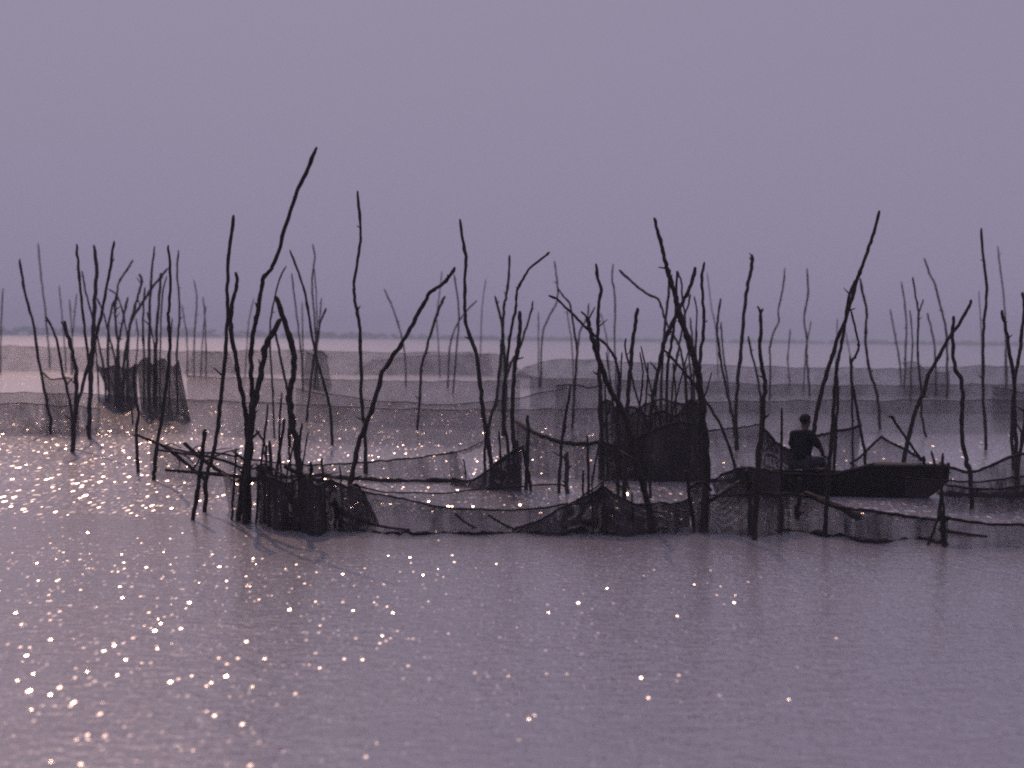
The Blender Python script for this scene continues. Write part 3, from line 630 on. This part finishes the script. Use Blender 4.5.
("post dividing the brightest gap", "652,430 651,460 650,498", 3, 3.6, GP),
("bent stick propped in the black bundle of net", "685,471 687.5,480 689,495 694,529", 3, 4.5, GP),
("tiny broken stub poking from the round gap", "462.8,459 464.5,463 466,478", 1.6, 2.2, GP),
]
for a in ST:
    kw = a[5] if len(a) > 5 else {}
    stake(a[0], a[1], a[2], a[3], a[4], **kw)

# long pole behind the person, its foot just beyond the hull
stake("long straight black pole leaning right behind the person", "879.5,210.5 873.6,233 869,247 863,264 858,277 850.5,302 844.7,322 837.3,339 833,354 826,375 819.8,399 815.8,418 813,437 807,465 803.5,488", 3.6, 6, GR, lean=-.5, name="leaning_pole", cat="pole")
stake("stick propped slanting right across the bow, top knobbed", "921,461 919.5,457 908,441 897,425 891,416.5", 3.2, 3.2, None, lean=.0, name="propped_stick", cat="stick", t=41.2, below=0,
      fork=[("888,416.5 891,416.5 893.5,417.5", 3)])
# mooring sticks at the bow
o = stake("upright mooring stick tied at the bow with crossed stick", "943,453 942.3,470 941.5,490 940.5,508 942,526 943.5,547", 3.4, 4.5, "tied mooring sticks", lean=.05, name="mooring_stick", cat="stick")
stake("slanting mooring stick tied across the upright one", "940.5,500 938,517 933,532 928,545", 3.4, 4, "tied mooring sticks", lean=.1, name="mooring_stick", cat="stick")
stake("thin mooring stick leaning over the bow tip", "931,451 934,461 938,475 942,492 944,515 945,546", 2.8, 3.4, "tied mooring sticks", lean=.1, name="mooring_stick", cat="stick")
stake("stubby mooring stick behind the propped stick's foot", "923.5,456 924,463 925,475 926,500", 3.6, 4, "tied mooring sticks", name="mooring_stick", cat="stick", t=40.9)

def lying(label, pts, w0, w1, t0, t1, name="fallen_branch", cat="branch", group=None, twigs=()):
    p = parse(pts); n = len(p)
    w3 = [P(x, y, t0 + (t1 - t0) * i / (n - 1)) for i, (x, y) in enumerate(p)]
    path = spline(w3, 6); k = len(path); tm = (t0 + t1) / 2 / F_PX
    r = [.5 * tm * (w0 + (w1 - w0) * i / (k - 1)) * (1 + .2 * noise.noise(Vector((i * .4, w0, t0)))) for i in range(k)]
    org = w3[0].copy()
    parts = [tube(path, r, 7, .3, t0)]
    for tw in twigs:
        q = parse(tw); q3 = spline([P(x, y, (t0 + t1) / 2) for x, y in q], 5)
        parts.append(tube(q3, [.5 * tm * 1.6 * (1 - .6 * i / len(q3)) for i in range(len(q3))], 6, .2, t0))
    v, f = merge(*parts)
    return tag(mk(name, v, f, M_BARK, None, org), label, cat, group)
GB = "brushwood left of the tallest stake"
tA = wd(200, 484)
lying("branch running from the knuckled post down to the brushwood", "136,434 144,438 152,441 163,446 176,455 188,465 200,475 206,480", 2.6, 4, tA + .5, tA, group=GB, twigs=("163,446 172,444 182,448", "176,455 180,463 178,470"))
lying("thick short branch slanting over the brushwood", "184,443 192,450 200,457 212,466 225,474", 4, 4, tA + .4, tA + .2, group=GB, twigs=("192,450 198,446 206,447", "200,457 196,466 190,472"))
lying("thin arched branch lying across the brushwood to the tallest stake", "158,450 180,453 205,456 228,462 246,470", 2.2, 3, tA + .2, tA - .2, group=GB, twigs=("205,456 216,450 232,448", "180,453 190,459 196,468"))
lying("slim twig springing right from the brushwood toward the tallest stake", "205,462 216,456 226,452 240,449", 2.4, 1.2, tA + .1, tA + .3, group=GB)
lying("low horizontal branch at the brushwood's foot", "165,470 190,472 215,474 246,477", 3, 4, tA, tA - .1, group=GB, twigs=("190,472 197,464 207,460",))
tB = wd(300, 528)
lying("thick log slanting down right across the black heaped net", "262,467 275,480 287,493 298,510 308,526", 6, 7, tB + .3, tB - .1, group="branches on the black heaped net")
lying("crooked branch sloping right along the black heaped net", "284,466 300,474 318,480 336,483 352,490", 4, 3, tB + .3, tB + .5, group="branches on the black heaped net", twigs=("318,480 330,474 340,472",))
lying("thin branch trailing right from the black heaped net onto the front net", "330,503 345,513 360,520 385,527 410,530", 4, 2.4, tB + .1, tB - .3, group="branches on the black heaped net")
lying("stick slanting right out of the black bundle of net to the stern", "704,504 713,499 724,491 739,482", 4, 4, wd(712, 525) + .1, wd(740, 520) + .2, name="propped_stick", cat="stick")
lying("dark stick floating right of the mooring sticks", "940,529 950,531.5 966,534 987,536.5", 5, 2.5, wd(945, 533), wd(987, 537.2), name="floating_stick", cat="stick")
tC = wd(500, 528)
for lab, pp in (("slanting rib stick in the wide low front net, left of the two", "455,514 468,524 482,531"), ("slanting rib stick in the wide low front net, right of the two", "488,515 503,524 519,532")):
    lying(lab, pp, 2.2, 2.8, tC + .1, tC - .1, name="net_rib_stick", cat="stick", group="rib sticks in the wide front net")
lying("thick stick slanting right into the slack net before the hull", "806,493 822,500 842,508 858,518", 5, 7, wd(820, 533), wd(858, 538), name="floating_stick", cat="stick")

# ------------------------------------------------------------------ boat
def boat():
    A = W(738, 492); B = W(948, 498.5)                # stern and bow on the water
    ax = (B - A); ax.z = 0; LEN = ax.length; ax.normalize(); sx = Vector((-ax.y, ax.x, 0))
    root = empty("wooden_boat", (A + B) / 2); org = root.location.copy()
    tag(root, "long low dark wooden rowing boat with raised bow deck and rider", "boat")
    n, mh = 40, 9
    def sect(f):
        beam = .50 * max(.05, math.sin(math.pi * min(1, max(0, (f * .90 + .06))) ** .9)) ** .55
        keel = -.16 + .46 * max(0, (f - .80) / .20) ** 1.7 + .34 * max(0, (.16 - f) / .16) ** 1.6
        top = .38 + .17 * max(0, min(1, (f - .48) / .16)) + .03 * f + .07 * max(0, (.12 - f) / .12)
        return beam, keel, top
    outer, inner = [], []
    for i in range(n):
        f = i / (n - 1); be, ke, to = sect(f); c = A + ax * (LEN * f)
        for j in range(mh * 2 - 1):
            s = (j - (mh - 1)) / (mh - 1); q = abs(s)
            yy = math.copysign(be * q ** .62 * (1 if q < 1 else 1), s); zz = ke + (to - ke) * q ** 2.3
            outer.append(c + sx * yy + Vector((0, 0, zz)))
            inner.append(c + sx * yy * .93 + Vector((0, 0, ke + .035 + (to - ke - .033) * q ** 2.3)))
    k = mh * 2 - 1; fs = []
    nO = len(outer)
    for i in range(n - 1):
        for j in range(k - 1):
            a, b_, c_, d_ = i * k + j, i * k + j + 1, (i + 1) * k + j + 1, (i + 1) * k + j
            fs.append((a, b_, c_, d_)); fs.append((nO + d_, nO + c_, nO + b_, nO + a))
        for j in (0, k - 1):
            a, d_ = i * k + j, (i + 1) * k + j
            fs.append((a, d_, nO + d_, nO + a))
    for i in (0, n - 1):
        for j in range(k - 1): fs.append((i * k + j, i * k + j + 1, nO + i * k + j + 1, nO + i * k + j))
        fs.append(tuple(i * k + j for j in range(k)))
    mk("hull", outer + inner, fs, M_BOAT, root, org)
    for s in (0, k - 1):                                     # gunwale rails
        pts = [outer[i * k + s] + Vector((0, 0, .012)) for i in range(n)]
        v, f = tube(pts, [.026] * n, 8, .15, s); mk("gunwale", v, f, M_BOAT, root, org)
    def plank(name, f0, f1, dz=0, th=.035):                  # planks across the hull
        top_, m_ = [], 8
        for i in range(m_):
            f = f0 + (f1 - f0) * i / (m_ - 1); be, ke, to = sect(f); c = A + ax * (LEN * f)
            for s in (-1, 1):
                for z in (0, th): top_.append(c + sx * be * .96 * s + Vector((0, 0, to + .014 + dz + z)))
        fc = []
        for i in range(m_ - 1):
            a = i * 4; b_ = a + 4
            fc += [(a, b_, b_ + 2, a + 2), (a + 1, a + 3, b_ + 3, b_ + 1), (a, a + 1, b_ + 1, b_), (a + 2, b_ + 2, b_ + 3, a + 3)]
        fc += [(0, 2, 3, 1), (m_ * 4 - 4, m_ * 4 - 3, m_ * 4 - 1, m_ * 4 - 2)]
        return mk(name, top_, fc, M_BOAT, root, org, smooth=False)
    plank("bow_deck", .66, .985)
    plank("stern_deck", .02, .16)
    plank("thwart", .33, .42, .055, .045)
    plank("thwart", .535, .57, -.08)
    v, f = tube([B + ax * -.06 + Vector((0, 0, .30)), B + ax * -.02 + Vector((0, 0, .50)), B + ax * .0 + Vector((0, 0, .66))], [.045, .04, .03], 8, .2, 3)
    mk("stem_post", v, f, M_BOAT, root, org)
    return A, B, ax, sx, LEN, sect
A_, B_, AX, SX, LEN, SECT = boat()

# ------------------------------------------------------------------ person
def skin_mesh(name, V, E, rad, root_i, levels=2):
    me = bpy.data.meshes.new(name + "_cage"); me.from_pydata(V, E, [])
    o = bpy.data.objects.new(name + "_cage", me); COL.objects.link(o)
    md = o.modifiers.new("Skin", 'SKIN'); md.use_smooth_shade = True
    for i, r_ in enumerate(rad):
        r2 = r_ if isinstance(r_, tuple) else (r_, r_)
        me.skin_vertices[0].data[i].radius = r2
    for i in (root_i if isinstance(root_i, (list, tuple)) else [root_i]): me.skin_vertices[0].data[i].use_root = True
    sb = o.modifiers.new("Sub", 'SUBSURF'); sb.levels = levels; sb.render_levels = levels
    dg = bpy.context.evaluated_depsgraph_get(); dg.update()
    ev = o.evaluated_get(dg)
    m2 = bpy.data.meshes.new_from_object(ev)
    vs = [v.co.copy() for v in m2.vertices]; fs = [tuple(p.vertices) for p in m2.polygons]
    bpy.data.objects.remove(o); bpy.data.meshes.remove(me); bpy.data.meshes.remove(m2)
    return vs, fs
def ball(c, r, sx_=1, sy=1, sz=1, sub=2):
    bm = bmesh.new()
    bmesh.ops.create_icosphere(bm, subdivisions=sub, radius=1, matrix=Matrix.Translation(c) @ Matrix.Diagonal((r * sx_, r * sy, r * sz, 1)))
    out_ = [v.co.copy() for v in bm.verts], [tuple(v.index for v in f.verts) for f in bm.faces]
    bm.free(); return out_
def person():
    f = .305; be, ke, to = SECT(f)
    seat = A_ + AX * (LEN * f) + Vector((0, 0, to + .014 + .055 + .045))
    yaw = Matrix.Rotation(-R(38), 4, 'Z')
    root = empty("person", seat)
    tag(root, "person in dark blue shirt sitting in the boat, turned half away", "person")
    K = 1.15
    def X(v): return seat + (yaw @ (Vector(v) * K))
    # 0 pelvis .. body graph
    V = [(0, 0, .10), (0, -.01, .26), (0, .01, .41), (0, .035, .53), (0, .085, .60), (0, .115, .655), (0, .135, .745), (0, .125, .825),
         (-.16, .03, .53), (-.25, .12, .30), (-.17, .33, .19), (.16, .03, .53), (.29, .14, .30), (.20, .36, .19),
         (-.09, .04, .085), (-.13, .46, .10), (-.12, .50, -.33), (-.13, .62, -.38), (.09, .04, .085), (.13, .46, .10), (.12, .50, -.33), (.13, .62, -.38)]
    E = [(0, 1), (1, 2), (2, 3), (3, 4), (4, 5), (5, 6), (6, 7), (3, 8), (8, 9), (9, 10), (3, 11), (11, 12), (12, 13), (0, 14), (14, 15), (15, 16), (16, 17), (0, 18), (18, 19), (19, 20), (20, 21)]
    rad = [(.15, .11), (.135, .10), (.155, .11), (.13, .085), .055, .066, (.082, .098), (.06, .07), .062, .045, .03, .062, .045, .03, .085, .062, .042, .035, .085, .062, .042, .035]
    bv, bf = skin_mesh("body", V, E, rad, 0)
    parts = [(bv, bf)]
    # face: nose, ears, brow, lips
    parts += [ball(Vector((0, .235, .74)), .018, .8, 1.2, 1.5), ball(Vector((-.08, .13, .745)), .02, .4, 1, 1.5), ball(Vector((.08, .13, .745)), .02, .4, 1, 1.5),
              ball(Vector((0, .223, .70)), .02, 1.3, .6, .5), ball(Vector((-.03, .217, .77)), .013), ball(Vector((.03, .217, .77)), .013)]
    for sgn, wr in ((-1, Vector((-.17, .33, .19))), (1, Vector((.20, .36, .19)))):
        d = Vector((-sgn * .15, .85, -.25)).normalized(); sd_ = d.cross(Vector((0, 0, 1))).normalized() * sgn; up = sd_.cross(d) * sgn
        palm = wr + d * .06
        parts.append(skin_mesh("palm", [wr - d * .01, palm, palm + d * .035], [(0, 1), (1, 2)], [(.026, .022), (.038, .016), (.034, .013)], 0, 1))
        for q, ln in zip((-.030, -.010, .010, .029), (.060, .074, .078, .068)):
            b0 = palm + d * .02 + sd_ * -q
            parts.append(skin_mesh("finger", [b0, b0 + d * (.02 + ln * .4), b0 + d * (.02 + ln * .75) - Vector((0, 0, .02)), b0 + d * (.02 + ln * .85) - Vector((0, 0, .045))],
                                   [(0, 1), (1, 2), (2, 3)], [.0095, .009, .008, .0065], 0, 1))
        b0 = wr + d * .03 - sd_ * .02
        parts.append(skin_mesh("thumb", [b0, b0 - sd_ * .035 + d * .02, b0 - sd_ * .045 + d * .05 - Vector((0, 0, .012))], [(0, 1), (1, 2)], [.012, .0105, .008], 0, 1))
    v, fc = merge(*parts)
    mk("body", [X(q) for q in v], fc, M_SKIN, root, seat)
    # shirt, trousers, hair
    i = [0, 1, 2, 3, 8, 9, 11, 12]; mp = {a: k for k, a in enumerate(i)}
    Vs = [V[a] for a in i] + [(0, .07, .58)]
    Vs[5] = tuple(Vector(V[8]).lerp(Vector(V[9]), .95)); Vs[7] = tuple(Vector(V[11]).lerp(Vector(V[12]), .95))
    Es = [(mp[a], mp[b_]) for a, b_ in E if a in mp and b_ in mp] + [(3, 8)]
    rs = [(.175, .135), (.162, .122), (.178, .13), (.15, .105), .085, .068, .085, .068, .075]
    v, fc = skin_mesh("shirt", Vs, Es, rs, 0)
    v = [q + Vector((noise.noise(q * 9), noise.noise(q * 9 + Vector((5, 0, 0))), 0)) * .012 for q in v]
    mk("shirt", [X(q) for q in v], fc, M_SHIRT, root, seat)
    i = [0, 14, 15, 16, 18, 19, 20]; mp = {a: k for k, a in enumerate(i)}
    Vs = [V[a] for a in i]; Vs[3] = tuple(Vector(V[15]).lerp(Vector(V[16]), .8)); Vs[6] = tuple(Vector(V[19]).lerp(Vector(V[20]), .8))
    Es = [(mp[a], mp[b_]) for a, b_ in E if a in mp and b_ in mp]
    v, fc = skin_mesh("trousers", Vs, Es, [(.165, .125), .105, .082, .07, .105, .082, .07], 0)
    mk("trousers", [X(q) for q in v], fc, M_TROUS, root, seat)
    v, fc = ball(Vector((0, .11, .785)), .1, .92, 1.02, .92, 3)
    v2 = [q + Vector((noise.noise(q * 30), noise.noise(q * 30 + Vector((7, 0, 0))), noise.noise(q * 30 + Vector((0, 7, 0))))) * .008 for q in v]
    keep = {k for k, q in enumerate(v) if q.z > .775 + (q.y - .11) * .55 - (.10 if q.y < .09 else 0)}
    idx = {a: k for k, a in enumerate(sorted(keep))}
    mk("hair", [X(v2[a]) for a in sorted(keep)], [tuple(idx[a] for a in q) for q in fc if all(a in keep for a in q)], M_HAIR, root, seat)
person()

# ------------------------------------------------------------------ render
S.view_settings.view_transform = 'Standard'; S.view_settings.look = 'None'
S.view_settings.exposure = 0; S.view_settings.gamma = 1
S.view_settings.use_curve_mapping = False
S.cycles.transparent_max_bounces = 48
S.cycles.max_bounces = 6; S.cycles.volume_bounces = 1
S.cycles.use_denoising = False
S.cycles.filter_width = 2.1
